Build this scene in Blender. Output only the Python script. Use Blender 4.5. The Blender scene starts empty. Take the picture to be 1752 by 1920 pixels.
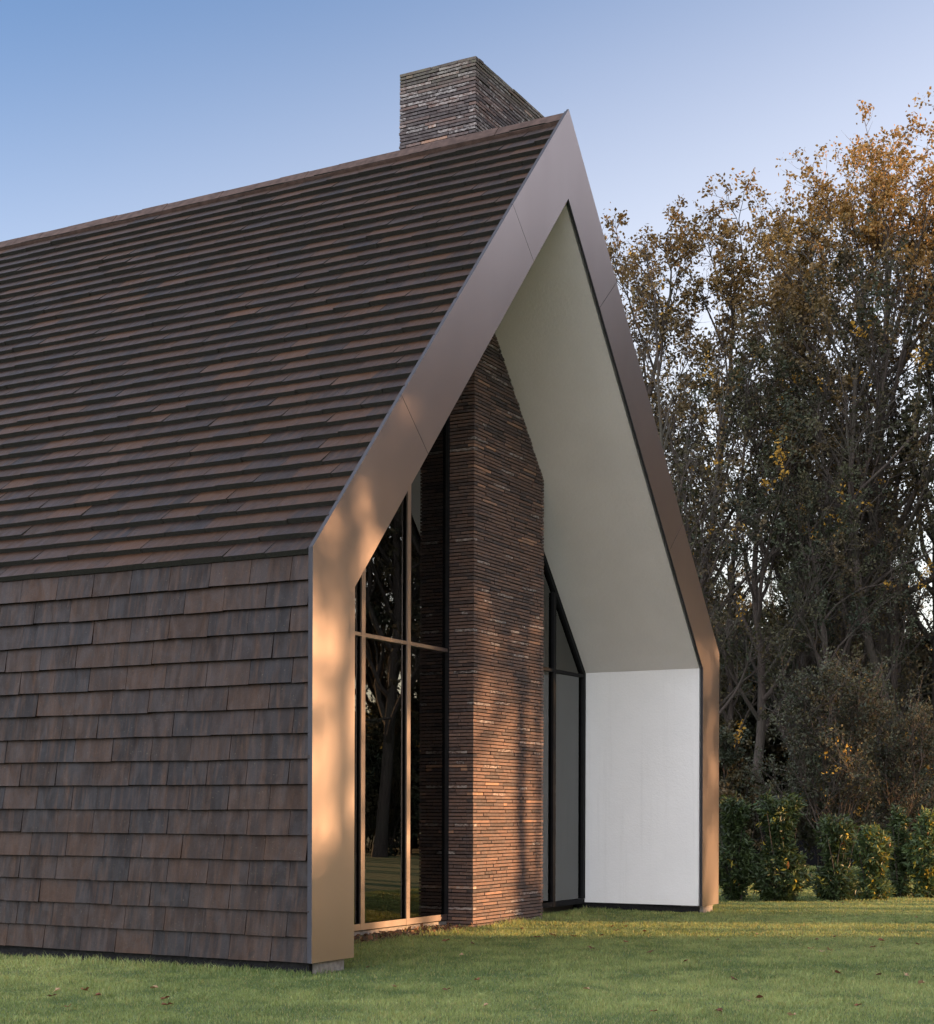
import bpy, math, random
import numpy as np
from mathutils import Vector, Matrix

S = bpy.context.scene
COL = S.collection
R = math.radians

# ------------------------------------------------------------------ camera
cam_d = bpy.data.cameras.new("camera")
cam = bpy.data.objects.new("camera", cam_d)
COL.objects.link(cam)
S.camera = cam
cam.location = (0, 0, 1.6)
cam.rotation_euler = (R(90), -0.0032, 0)
cam_d.sensor_fit = 'HORIZONTAL'
cam_d.sensor_width = 36
cam_d.lens = 2960.5 / 1752 * 36
cam_d.shift_x = 0
cam_d.shift_y = (1522.0 - 960) / 1752
cam_d.clip_start = 0.1
cam_d.clip_end = 2000
S.render.resolution_x = 934
S.render.resolution_y = 1024

# ------------------------------------------------------------------ light
SUN_EL, SUN_AZ = 7.0, 90.0        # azimuth clockwise from +Y, so 90 = from +X (right of the frame)
world = bpy.data.worlds.new("World")
S.world = world
world.use_nodes = True
wn = world.node_tree
sky = wn.nodes.new('ShaderNodeTexSky')
sky.sky_type = 'NISHITA'
sky.sun_disc = False
sky.sun_elevation = R(SUN_EL)
sky.sun_rotation = R(SUN_AZ)
sky.altitude = 20
sky.air_density = 1.0
sky.dust_density = 1.2
sky.ozone_density = 2.5
bg = wn.nodes['Background']
bg.inputs[1].default_value = 0.115
# evening air: slightly greyer than the clear-sky model, plus a fill glow added in the
# unseen part of the sky behind the camera, to brighten the white wall
def _n(t, **k):
    n = wn.nodes.new(t)
    for a, b in k.items(): setattr(n, a, b)
    return n
_hsv = _n('ShaderNodeHueSaturation'); _hsv.inputs['Saturation'].default_value = 1.0
wn.links.new(sky.outputs[0], _hsv.inputs['Color'])
_mul = _n('ShaderNodeMix', data_type='RGBA', blend_type='MULTIPLY'); _mul.inputs[0].default_value = 1
_mul.inputs[7].default_value = (0.92, 0.88, 0.99, 1)
wn.links.new(_hsv.outputs[0], _mul.inputs[6])
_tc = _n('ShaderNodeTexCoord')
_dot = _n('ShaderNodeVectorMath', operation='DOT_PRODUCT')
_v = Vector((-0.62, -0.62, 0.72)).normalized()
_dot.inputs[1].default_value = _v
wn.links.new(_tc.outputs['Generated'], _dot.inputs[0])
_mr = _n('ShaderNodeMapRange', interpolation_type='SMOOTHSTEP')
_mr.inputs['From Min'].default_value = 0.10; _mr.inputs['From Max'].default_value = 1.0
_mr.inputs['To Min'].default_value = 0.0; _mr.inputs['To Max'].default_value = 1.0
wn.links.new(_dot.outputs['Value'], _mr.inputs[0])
_glow_n = _n('ShaderNodeTexNoise'); _glow_n.inputs['Scale'].default_value = 2.2; _glow_n.inputs['Detail'].default_value = 5
wn.links.new(_tc.outputs['Generated'], _glow_n.inputs['Vector'])
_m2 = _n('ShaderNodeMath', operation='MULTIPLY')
wn.links.new(_mr.outputs[0], _m2.inputs[0]); wn.links.new(_glow_n.outputs['Fac'], _m2.inputs[1])
FILL_GLOW = 15.5
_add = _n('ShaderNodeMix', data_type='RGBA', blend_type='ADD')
_add.inputs[7].default_value = (FILL_GLOW, FILL_GLOW * 0.97, FILL_GLOW * 1.02, 1)
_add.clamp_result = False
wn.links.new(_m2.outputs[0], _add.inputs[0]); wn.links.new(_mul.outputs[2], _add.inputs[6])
# pale evening haze: thickens towards the horizon and towards the sun's side
_sp = _n('ShaderNodeSeparateXYZ'); wn.links.new(_tc.outputs['Generated'], _sp.inputs[0])
def _m(op, a, b):
    q = _n('ShaderNodeMath', operation=op)
    for i_, v_ in ((0, a), (1, b)):
        if hasattr(v_, 'is_linked'): wn.links.new(v_, q.inputs[i_])
        else: q.inputs[i_].default_value = v_
    return q.outputs[0]
_g = _m('ADD', _m('MULTIPLY', _m('SUBTRACT', 0.47, _sp.outputs['Z']), 3.4), _m('MULTIPLY', _m('ADD', _sp.outputs['X'], 0.31), 0.95))
_gr = _n('ShaderNodeMapRange', interpolation_type='SMOOTHSTEP'); wn.links.new(_g, _gr.inputs[0])
_gr.inputs['From Min'].default_value = -0.02; _gr.inputs['From Max'].default_value = 1.55
_hz = _n('ShaderNodeMix', data_type='RGBA', blend_type='ADD'); _hz.clamp_result = False
_hz.inputs[7].default_value = (2.25, 1.80, 1.20, 1)
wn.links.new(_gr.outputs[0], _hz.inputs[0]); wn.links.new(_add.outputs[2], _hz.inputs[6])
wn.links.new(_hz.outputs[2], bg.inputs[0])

sun_d = bpy.data.lights.new("sun", 'SUN')
sun_d.energy = 4.3
sun_d.color = (1.0, 0.55, 0.26)
sun_d.angle = R(0.53)
sun = bpy.data.objects.new("sun", sun_d)
COL.objects.link(sun)
_d = Vector((math.sin(R(SUN_AZ)) * math.cos(R(SUN_EL)), math.cos(R(SUN_AZ)) * math.cos(R(SUN_EL)), math.sin(R(SUN_EL))))
sun.rotation_euler = _d.to_track_quat('Z', 'Y').to_euler()
sun.location = (30, 10, 20)

S.view_settings.view_transform = 'Standard'
S.view_settings.look = 'None'
S.view_settings.exposure = 1.7
S.view_settings.gamma = 1
S.cycles.max_bounces = 6
S.cycles.transparent_max_bounces = 8
S.cycles.use_denoising = True

# ------------------------------------------------------------------ helpers
def mesh_from(name, V, F, mat=None, colors=None, smooth=False):
    """V (n,3) array, F (m,k) array of one face size or list of such arrays; colors (n,3) per vertex"""
    V = np.asarray(V, dtype=np.float32)
    Fs = F if isinstance(F, list) else [F]
    Fs = [np.asarray(f, dtype=np.int32) for f in Fs if len(f)]
    me = bpy.data.meshes.new(name)
    me.vertices.add(len(V))
    me.vertices.foreach_set('co', V.ravel())
    nl = sum(f.size for f in Fs)
    npoly = sum(len(f) for f in Fs)
    me.loops.add(nl)
    me.loops.foreach_set('vertex_index', np.concatenate([f.ravel() for f in Fs]))
    me.polygons.add(npoly)
    tot = np.concatenate([np.full(len(f), f.shape[1], dtype=np.int32) for f in Fs])
    st = np.concatenate([[0], np.cumsum(tot)[:-1]]).astype(np.int32)
    me.polygons.foreach_set('loop_start', st)
    me.polygons.foreach_set('use_smooth', np.full(npoly, bool(smooth)))
    me.update(calc_edges=True)
    if colors is not None:
        c = np.ones((len(V), 4), dtype=np.float32)
        c[:, :3] = colors
        a = me.attributes.new('col', 'FLOAT_COLOR', 'POINT')
        a.data.foreach_set('color', c.ravel())
    if mat:
        me.materials.append(mat)
    return me

def link(name, me, parent=None, loc=None):
    o = bpy.data.objects.new(name, me)
    COL.objects.link(o)
    if parent is not None:
        o.parent = parent
    if loc is not None:
        o.location = loc
    return o

def tag(o, label=None, cat=None, group=None, kind=None):
    if label: o['label'] = label
    if cat: o['category'] = cat
    if group: o['group'] = group
    if kind: o['kind'] = kind
    return o

class MB:
    """collects boxes / prisms / tubes into one mesh"""
    def __init__(s): s.v = []; s.f = {}; s.n = 0; s.c = []
    def add(s, V, F, col=None):
        V = np.asarray(V, float)
        for f in F:
            s.f.setdefault(len(f), []).append([i + s.n for i in f])
        s.v.append(V); s.n += len(V)
        s.c.append(np.tile(col if col is not None else (1, 1, 1), (len(V), 1)))
        return s
    def box(s, a, b, col=None):
        x0, y0, z0 = a; x1, y1, z1 = b
        V = [(x0,y0,z0),(x1,y0,z0),(x1,y1,z0),(x0,y1,z0),(x0,y0,z1),(x1,y0,z1),(x1,y1,z1),(x0,y1,z1)]
        return s.add(V, BOXF, col)
    def prism_y(s, poly, y0, y1, col=None):
        """poly of (x,z) counter-clockwise seen from -y"""
        n = len(poly)
        V = [(x, y0, z) for x, z in poly] + [(x, y1, z) for x, z in poly]
        F = [list(range(n)), list(range(2*n-1, n-1, -1))]
        for i in range(n):
            j = (i+1) % n
            F.append([j, i, i+n, j+n])
        return s.add(V, F, col)
    def tube(s, P, rad, sides=6, col=None):
        P = np.asarray(P, float); rad = np.asarray(rad, float)
        n = len(P)
        T = np.gradient(P, axis=0)
        T /= np.linalg.norm(T, axis=1)[:, None] + 1e-9
        ref = np.array([1.0, 0.3, 0.1])
        A = np.cross(T, ref); A /= np.linalg.norm(A, axis=1)[:, None] + 1e-9
        B = np.cross(T, A)
        th = np.arange(sides) * 2 * math.pi / sides
        V = P[:, None, :] + rad[:, None, None] * (np.cos(th)[None, :, None] * A[:, None, :] + np.sin(th)[None, :, None] * B[:, None, :])
        V = V.reshape(-1, 3)
        i = np.arange(n-1)[:, None] * sides; k = np.arange(sides)[None, :]; k2 = (k+1) % sides
        F = np.stack([i+k, i+k2, i+sides+k2, i+sides+k], -1).reshape(-1, 4) + s.n
        s.f.setdefault(4, []).extend([F])
        s.v.append(V); s.n += len(V)
        s.c.append(np.tile(col if col is not None else (1, 1, 1), (len(V), 1)))
        return s
    def mesh(s, name, mat=None, smooth=False, colors=False):
        V = np.concatenate(s.v)
        Fs = []
        for k, L in s.f.items():
            parts = [np.asarray(x, dtype=np.int32).reshape(-1, k) for x in L]
            Fs.append(np.concatenate(parts))
        return mesh_from(name, V, Fs, mat, np.concatenate(s.c) if colors else None, smooth)
BOXF = [[0,3,2,1],[4,5,6,7],[0,1,5,4],[1,2,6,5],[2,3,7,6],[3,0,4,7]]

# ------------------------------------------------------------------ materials
def nt(name):
    m = bpy.data.materials.new(name); m.use_nodes = True
    return m, m.node_tree, m.node_tree.nodes['Principled BSDF']
def N(t, typ, **kw):
    n = t.nodes.new(typ)
    for k, v in kw.items(): setattr(n, k, v)
    return n
def L(t, a, b): t.links.new(a, b)
def coords(t, scale=(1,1,1), kind='Object'):
    tc = N(t, 'ShaderNodeTexCoord'); mp = N(t, 'ShaderNodeMapping')
    mp.inputs['Scale'].default_value = scale; mp.inputs['Location'].default_value = (0.371, 0.413, 0.297)
    L(t, tc.outputs[kind], mp.inputs[0]); return mp.outputs[0]
def noise(t, co, scale, detail=4, rough=0.55, dist=0.0):
    n = N(t, 'ShaderNodeTexNoise'); L(t, co, n.inputs['Vector'])
    n.inputs['Scale'].default_value = scale; n.inputs['Detail'].default_value = detail
    n.inputs['Roughness'].default_value = rough; n.inputs['Distortion'].default_value = dist
    return n.outputs['Fac']
def ramp(t, fac, stops):
    r = N(t, 'ShaderNodeValToRGB'); L(t, fac, r.inputs[0])
    el = r.color_ramp.elements
    while len(el) < len(stops): el.new(0.5)
    for e, (p, c) in zip(el, stops):
        e.position = p; e.color = (*c, 1) if len(c) == 3 else c
    return r.outputs[0]
def mixc(t, fac, a, b, mode='MIX'):
    m = N(t, 'ShaderNodeMix'); m.data_type = 'RGBA'; m.blend_type = mode
    for i, v in ((0, fac), (6, a), (7, b)):
        if hasattr(v, 'links') or hasattr(v, 'is_linked'): L(t, v, m.inputs[i])
        elif i == 0: m.inputs[0].default_value = v
        else: m.inputs[i].default_value = (*v, 1)
    return m.outputs[2]
def math_(t, op, a, b):
    m = N(t, 'ShaderNodeMath', operation=op)
    for i, v in ((0, a), (1, b)):
        if hasattr(v, 'is_linked'): L(t, v, m.inputs[i])
        else: m.inputs[i].default_value = v
    return m.outputs[0]
def bump(t, p, h, strength=0.3, dist=0.01):
    b = N(t, 'ShaderNodeBump'); b.inputs['Strength'].default_value = strength
    b.inputs['Distance'].default_value = dist
    L(t, h, b.inputs['Height']); L(t, b.outputs[0], p.inputs['Normal'])
def attr(t):
    a = N(t, 'ShaderNodeAttribute'); a.attribute_name = 'col'; return a.outputs['Color']
def sep(t, c):
    s = N(t, 'ShaderNodeSeparateColor'); L(t, c, s.inputs[0]); return s.outputs

def plain(name, col, rough=0.6, metal=0.0, nscale=20, namt=0.12, bmp=0.0):
    m, t, p = nt(name)
    f = noise(t, coords(t), nscale)
    c0 = [x*(1-namt) for x in col]; c1 = [min(1, x*(1+namt)) for x in col]
    L(t, ramp(t, f, [(0.3, c0), (0.7, c1)]), p.inputs['Base Color'])
    p.inputs['Roughness'].default_value = rough; p.inputs['Metallic'].default_value = metal
    p.inputs['Specular IOR Level'].default_value = 0.12 if metal == 0 else 0.5
    if bmp: bump(t, p, f, bmp, 0.01)
    return m

def tile_material(name='clay_tile'):
    m, t, p = nt(name)
    r = sep(t, attr(t))
    # tile body: purple brown to warm brown by the tile
    body = ramp(t, r[0], [(0.0, (0.014, 0.011, 0.0115)), (0.25, (0.020, 0.0120, 0.0095)), (0.5, (0.027, 0.0145, 0.0088)),
                          (0.8, (0.041, 0.0200, 0.0100)), (1.0, (0.017, 0.0132, 0.0135))])
    body = mixc(t, 1.0, body, ramp(t, r[2], [(0.0, (0.42,0.41,0.42)), (0.5, (0.80,0.78,0.76)), (1.0, (1.22,1.13,1.04))]), 'MULTIPLY')
    st = noise(t, coords(t, (1.0, 16, 1.6)), 1.0, 5, 0.6, 0.4)          # streaks running down the slope
    body = mixc(t, ramp(t, st, [(0.46, (0,0,0)), (0.78, (1,1,1))]), body, (0.046, 0.0235, 0.0125))
    bl = noise(t, coords(t, (2.6, 5.5, 2.6)), 1.0, 6, 0.62, 0.8)        # bluish kiln bloom
    body = mixc(t, math_(t, 'MULTIPLY', ramp(t, bl, [(0.50, (0,0,0)), (0.72, (1,1,1))]), 0.34), body, (0.025, 0.0195, 0.0190))
    dk = noise(t, coords(t, (3.1, 7.5, 3.1)), 1.3, 5, 0.65, 1.0)
    body = mixc(t, math_(t, 'MULTIPLY', ramp(t, dk, [(0.55, (0,0,0)), (0.75, (1,1,1))]), 0.7), body, (0.007, 0.006, 0.006))
    wh = noise(t, coords(t, (4, 18, 4)), 1.7, 7, 0.7, 0.5)              # pale salt bloom, rare
    body = mixc(t, math_(t, 'MULTIPLY', ramp(t, wh, [(0.64, (0,0,0)), (0.80, (1,1,1))]), 0.55), body, (0.11, 0.10, 0.10))
    mo = noise(t, coords(t, (6, 6, 6)), 9, 5, 0.7)
    body = mixc(t, math_(t, 'MULTIPLY', ramp(t, mo, [(0.60, (0,0,0)), (0.72, (1,1,1))]), r[1]), body, (0.034, 0.036, 0.013))
    sp_ = noise(t, coords(t), 48, 2, 0.5)
    body = mixc(t, math_(t, 'MULTIPLY', ramp(t, sp_, [(0.68, (0,0,0)), (0.80, (1,1,1))]), 0.35), body, (0.16, 0.145, 0.085))
    gr = noise(t, coords(t, (1, 2.5, 1)), 70, 4, 0.7)
    body = mixc(t, 0.75, body, mixc(t, 1.0, body, ramp(t, gr, [(0.3, (0.55,0.55,0.55)), (0.7, (1.5,1.45,1.4))]), 'MULTIPLY'))
    L(t, body, p.inputs['Base Color'])
    L(t, ramp(t, bl, [(0.3, (0.66,)*3), (0.62, (0.38,)*3)]), p.inputs['Roughness'])
    h = math_(t, 'ADD', math_(t, 'MULTIPLY', st, 0.6), math_(t, 'MULTIPLY', gr, 0.3))
    h = math_(t, 'ADD', h, math_(t, 'MULTIPLY', noise(t, coords(t), 7, 3), 1.2))
    p.inputs['Specular IOR Level'].default_value = 0.16
    bump(t, p, h, 0.35, 0.012)
    return m
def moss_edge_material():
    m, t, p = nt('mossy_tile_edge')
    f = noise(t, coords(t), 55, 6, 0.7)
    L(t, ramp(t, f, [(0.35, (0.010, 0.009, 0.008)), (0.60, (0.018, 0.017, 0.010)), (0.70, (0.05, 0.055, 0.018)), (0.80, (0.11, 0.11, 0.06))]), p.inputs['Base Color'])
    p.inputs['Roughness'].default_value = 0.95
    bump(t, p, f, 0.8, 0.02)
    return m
def brick_material():
    m, t, p = nt('long_brick')
    a = sep(t, attr(t))
    body = ramp(t, a[0], [(0.0, (0.040, 0.028, 0.027)), (0.25, (0.078, 0.049, 0.042)), (0.5, (0.122, 0.071, 0.055)),
                          (0.75, (0.096, 0.061, 0.050)), (0.92, (0.19, 0.112, 0.082)), (1.0, (0.30, 0.165, 0.10))])
    n1 = noise(t, coords(t), 5.5, 6, 0.65, 0.6)
    body = mixc(t, math_(t, 'MULTIPLY', ramp(t, n1, [(0.48, (0,0,0)), (0.68, (1,1,1))]), 0.55), body, (0.070, 0.062, 0.066))
    n2 = noise(t, coords(t, (1, 1, 2)), 14, 6, 0.7, 0.4)
    wf = math_(t, 'MULTIPLY', ramp(t, n2, [(0.43, (0,0,0)), (0.60, (1,1,1))]), a[1])
    body = mixc(t, wf, body, (0.40, 0.37, 0.35))
    n3 = noise(t, coords(t), 70, 4, 0.65)
    body = mixc(t, 0.45, body, mixc(t, 1.0, body, ramp(t, n3, [(0.3, (0.5,0.5,0.5)), (0.7, (1.5,1.5,1.5))]), 'MULTIPLY'))
    body = mixc(t, math_(t, 'MULTIPLY', ramp(t, n2, [(0.35, (0,0,0)), (0.6, (1,1,1))]), a[2]), body, (0.085, 0.085, 0.038))
    L(t, body, p.inputs['Base Color'])
    p.inputs['Roughness'].default_value = 0.85
    bump(t, p, math_(t, 'ADD', n3, noise(t, coords(t), 22, 3)), 0.6, 0.008)
    return m
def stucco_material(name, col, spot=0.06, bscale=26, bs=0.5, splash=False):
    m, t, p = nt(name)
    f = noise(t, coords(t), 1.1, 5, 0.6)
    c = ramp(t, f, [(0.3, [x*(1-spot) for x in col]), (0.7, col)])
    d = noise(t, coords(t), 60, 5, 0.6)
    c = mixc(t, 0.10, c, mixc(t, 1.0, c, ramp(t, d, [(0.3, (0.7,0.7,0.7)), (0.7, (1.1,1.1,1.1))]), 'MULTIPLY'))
    if splash:
        z = N(t, 'ShaderNodeSeparateXYZ'); L(t, coords(t), z.inputs[0])
        zz = N(t, 'ShaderNodeMapRange'); L(t, z.outputs['Z'], zz.inputs[0])
        zz.inputs['From Min'].default_value = 0.75; zz.inputs['From Max'].default_value = 0.1
        sn = noise(t, coords(t, (3, 3, 1.2)), 2.4, 6, 0.7)
        c = mixc(t, math_(t, 'MULTIPLY', math_(t, 'MULTIPLY', zz.outputs[0], zz.outputs[0]), math_(t, 'MULTIPLY', ramp(t, sn, [(0.35, (0,0,0)), (0.7, (1,1,1))]), 0.40)), c, (0.42, 0.38, 0.30))
        vs = noise(t, coords(t, (9, 9, 0.35)), 1.5, 5, 0.65)
        c = mixc(t, math_(t, 'MULTIPLY', ramp(t, vs, [(0.55, (0,0,0)), (0.75, (1,1,1))]), 0.16), c, (0.50, 0.50, 0.48))
    L(t, c, p.inputs['Base Color']); p.inputs['Roughness'].default_value = 0.9
    h = math_(t, 'ADD', noise(t, coords(t), bscale, 4, 0.6), math_(t, 'MULTIPLY', noise(t, coords(t), 2, 3), 1.5))
    bump(t, p, h, bs, 0.012)
    return m
def bronze_material():
    m, t, p = nt('bronze_panel')
    f = noise(t, coords(t, (1, 1, 0.6)), 0.8, 2, 0.5)
    c = ramp(t, f, [(0.3, (0.275, 0.230, 0.218)), (0.7, (0.315, 0.266, 0.253))])
    L(t, c, p.inputs['Base Color'])
    p.inputs['Metallic'].default_value = 0.90
    L(t, ramp(t, noise(t, coords(t, (5, 5, 0.5)), 1.0, 2, 0.5), [(0.3, (0.335,)*3), (0.7, (0.365,)*3)]), p.inputs['Roughness'])
    return m
def glass_material():
    m, t, p = nt('window_glass')
    out = t.nodes['Material Output']; t.nodes.remove(p)
    fr = N(t, 'ShaderNodeFresnel'); fr.inputs['IOR'].default_value = 1.95
    tr = N(t, 'ShaderNodeBsdfTransparent'); tr.inputs[0].default_value = (0.42, 0.46, 0.44, 1)
    gl = N(t, 'ShaderNodeBsdfGlossy'); gl.inputs['Roughness'].default_value = 0.004
    gl.inputs[0].default_value = (0.95, 0.97, 0.95, 1)
    mx = N(t, 'ShaderNodeMixShader')
    L(t, fr.outputs[0], mx.inputs[0]); L(t, tr.outputs[0], mx.inputs[1]); L(t, gl.outputs[0], mx.inputs[2])
    L(t, mx.outputs[0], out.inputs[0])
    return m
def leaf_material(name, trans=0.35, rough=0.6, gloss=0.15):
    m, t, p = nt(name)
    c = attr(t)
    L(t, c, p.inputs['Base Color']); p.inputs['Roughness'].default_value = rough
    p.inputs['Specular IOR Level'].default_value = gloss
    out = t.nodes['Material Output']
    tl = N(t, 'ShaderNodeBsdfTranslucent')
    L(t, mixc(t, 1.0, c, (1.5, 1.3, 0.7), 'MULTIPLY'), tl.inputs[0])
    mx = N(t, 'ShaderNodeMixShader'); mx.inputs[0].default_value = trans
    L(t, p.outputs[0], mx.inputs[1]); L(t, tl.outputs[0], mx.inputs[2]); L(t, mx.outputs[0], out.inputs[0])
    return m
def bark_material():
    m, t, p = nt('bark')
    f = noise(t, coords(t, (9, 9, 1.6)), 2.0, 6, 0.7)
    g = noise(t, coords(t), 0.7, 3)
    c = ramp(t, f, [(0.3, (0.022, 0.017, 0.014)), (0.7, (0.080, 0.060, 0.047))])
    c = mixc(t, ramp(t, g, [(0.45, (0,0,0)), (0.65, (0.7,)*3)]), c, (0.055, 0.052, 0.037))
    L(t, c, p.inputs['Base Color']); p.inputs['Roughness'].default_value = 0.95
    bump(t, p, f, 0.8, 0.05)
    return m
def lawn_material():
    m, t, p = nt('lawn_soil')
    f = noise(t, coords(t), 0.35, 4); g = noise(t, coords(t), 14, 6, 0.7)
    c = ramp(t, g, [(0.3, (0.035, 0.055, 0.016)), (0.7, (0.075, 0.115, 0.032))])
    c = mixc(t, ramp(t, f, [(0.4, (0,0,0)), (0.65, (0.6,)*3)]), c, (0.060, 0.075, 0.020))
    L(t, c, p.inputs['Base Color']); p.inputs['Roughness'].default_value = 0.95
    bump(t, p, g, 0.7, 0.03)
    return m

M = {}
M['tile'] = tile_material(); M['edge'] = moss_edge_material(); M['brick'] = brick_material()
M['mortar'] = plain('dark_mortar', (0.014, 0.011, 0.010), 0.95, 0, 30, 0.3, 0.4)
M['stucco'] = stucco_material('white_render', (0.82, 0.82, 0.81), 0.05, 30, 0.25, True)
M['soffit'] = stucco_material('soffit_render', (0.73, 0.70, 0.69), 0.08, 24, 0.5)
M['bronze'] = bronze_material(); M['ridge'] = plain('ridge_clay', (0.062, 0.040, 0.032), 0.75, 0, 9, 0.35, 0.4)
M['black'] = plain('black_frame', (0.010, 0.010, 0.011), 0.7, 0.0, 8, 0.2)
M['edge_metal'] = plain('dark_bronze_edge', (0.040, 0.040, 0.046), 0.6, 0.0, 8, 0.1)
M['glass'] = glass_material()
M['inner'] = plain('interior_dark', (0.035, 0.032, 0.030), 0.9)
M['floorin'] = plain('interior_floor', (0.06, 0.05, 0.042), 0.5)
M['plinth'] = plain('plinth_dark', (0.016, 0.016, 0.017), 0.9, 0, 25, 0.4, 0.4)
M['concrete'] = plain('concrete', (0.20, 0.18, 0.16), 0.95, 0, 18, 0.3, 0.6)
M['soil'] = plain('soil', (0.042, 0.028, 0.020), 1.0, 0, 22, 0.5, 1.0)
M['leaf'] = leaf_material('tree_leaf', 0.15); M['laurel'] = leaf_material('laurel_leaf', 0.18, 0.5, 0.3)
M['bark'] = bark_material(); M['lawn'] = lawn_material()
M['grass'] = leaf_material('grass_blade', 0.30, 0.55, 0.25)
M['litter'] = leaf_material('fallen_leaf', 0.1, 0.8, 0.1)
M['shed'] = plain('shed_dark', (0.0045, 0.0045, 0.006), 0.7, 0, 6, 0.3, 0.2)
M['shedtrim'] = plain('shed_trim', (0.020, 0.021, 0.028), 0.6, 0.2, 6, 0.2)

# ================================================================== THE HOUSE
W, ZB, ZK, ZA = 5.846, 0.12, 4.169, 10.7065      # half width, base, knee (eaves), apex
WB, ZIK, ZIA = 0.759, 3.872, 9.546                # band width; inner knee and apex
XI = W - WB
LEN = 15.0
YAW = math.degrees(0.49798)
YG = 2.03                                         # front of the glazing caps
SL = math.hypot(W, ZA - ZK)
ux, uz = W / SL, (ZA - ZK) / SL                   # up-slope unit (left slope: +x)
house = bpy.data.objects.new('house', None)
COL.objects.link(house)
house.location = (1.2896, 20.445, 0)
house.rotation_euler = (0, 0, R(90 - YAW))
house.empty_display_size = 1
tag(house, 'tall gabled house clad in dark brown tiles with bronze edged open gable and brick chimney', 'house')
def part(name, mb, mat, parent=house, smooth=False, colors=False):
    me = mb.mesh(name, mat, smooth, colors) if isinstance(mb, MB) else mb
    return link(name, me, parent)

# ---- inner structure under the tiles (keeps light out)
def gable_poly(off, zb=ZB, z_off=None):
    """outline of the gable, inset by off"""
    k = off / math.cos(math.atan2(ZA - ZK, W)) if z_off is None else z_off
    xo = W - off
    slope = (ZA - ZK) / W
    za = ZA - k
    return [(-xo, zb), (xo, zb), (xo, za - slope * xo), (0, za), (-xo, za - slope * xo)]
def shell(outer, inner, y0, y1, mb):
    """open profile band between outer and inner outlines (list of 5 points, no bottom)"""
    o = [outer[0], outer[4], outer[3], outer[2], outer[1]]
    i = [inner[0], inner[4], inner[3], inner[2], inner[1]]
    for k in range(4):
        q = [o[k], o[k+1], i[k+1], i[k]]
        q = q[::-1]
        mb.prism_y(q, y0, y1)
    return mb

# fascia : panels with open joints
def fascia():
    slope_i = (ZIA - ZIK) / XI
    outer = {'bl': (-W, ZB), 'kl': (-W, ZK), 'a': (0, ZA), 'kr': (W, ZK), 'br': (W, ZB)}
    mbs = []
    g = 0.0035
    def lerp(a, b, t): return (a[0] + (b[0]-a[0])*t, a[1] + (b[1]-a[1])*t)
    for s in (-1, 1):
        A = (0, ZA); K = (s*W, ZK); Ai = (0, ZIA); Ki = (s*XI, ZIK)
        segs = [(0, 2.38), (2.38, 6.28), (6.28, None)]
        # joint is perpendicular to the slope
        def inner_at(d):
            P = (s*ux*d, ZA - uz*d)
            # go perpendicular inwards until inner line
            nx, nz = -s*uz, -ux
            # inner line: z = ZIA - slope_i*|x|
            t_ = ((ZIA - slope_i*abs(P[0])) - P[1]) / (nz + slope_i*s*nx)
            return (P[0]+nx*t_, P[1]+nz*t_)
        def outer_at(d): return (s*ux*d, ZA - uz*d)
        mb = MB()
        pieces = []
        if s == -1:
            # apex piece spans both sides, built once
            l0, li = outer_at(2.38-g), inner_at(2.38-g)
            r0, ri = (-l0[0], l0[1]), (-li[0], li[1])
            pieces.append([A, l0, li, Ai]); pieces.append([A, Ai, ri, r0])
        a0, ai = outer_at(2.38+g), inner_at(2.38+g)
        b0, bi = outer_at(6.28-g), inner_at(6.28-g)
        pieces.append([a0, b0, bi, ai] if s == -1 else [a0, ai, bi, b0])
        c0, ci = outer_at(6.28+g), inner_at(6.28+g)
        pieces.append([c0, K, Ki, ci] if s == -1 else [c0, ci, Ki, K])
        pieces.append([K, (s*W, ZB), (s*XI, ZB), Ki] if s == -1 else [K, Ki, (s*XI, ZB), (s*W, ZB)])
        for q in pieces: mb.prism_y(q, 0.0, 0.030)
        mbs.append(mb)
    return mbs
fl, fr_ = fascia()
allf = MB()
for q in (fl, fr_):
    for V, in zip(q.v): pass
# joined in one part: the folded bronze band of the gable
band = MB()
for q in (fl, fr_):
    off = band.n
    for k, Ls in q.f.items():
        for f in Ls: band.f.setdefault(k, []).append([i + off for i in f])
    band.v += q.v; band.c += q.c; band.n += q.n
fo = part('gable_fascia', band, M['bronze'])
fo.data.materials.append(M['edge_metal'])
for pl in fo.data.polygons:
    if abs(pl.normal.y) < 0.5: pl.material_index = 1
# backing strip and outer return edge of the band
mb = MB()
shell(gable_poly(0.012), gable_poly(0.70), 0.0305, 0.06, mb)
part('fascia_backing', mb, M['edge_metal'])

# structural shell of walls + roof, inside faces dark
mb = MB()
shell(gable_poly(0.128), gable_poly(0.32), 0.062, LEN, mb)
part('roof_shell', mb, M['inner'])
# rear gable wall
mb = MB(); mb.prism_y(gable_poly(0.127), LEN + 0.001, LEN + 0.2)
part('rear_wall', mb, M['mortar'])

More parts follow.
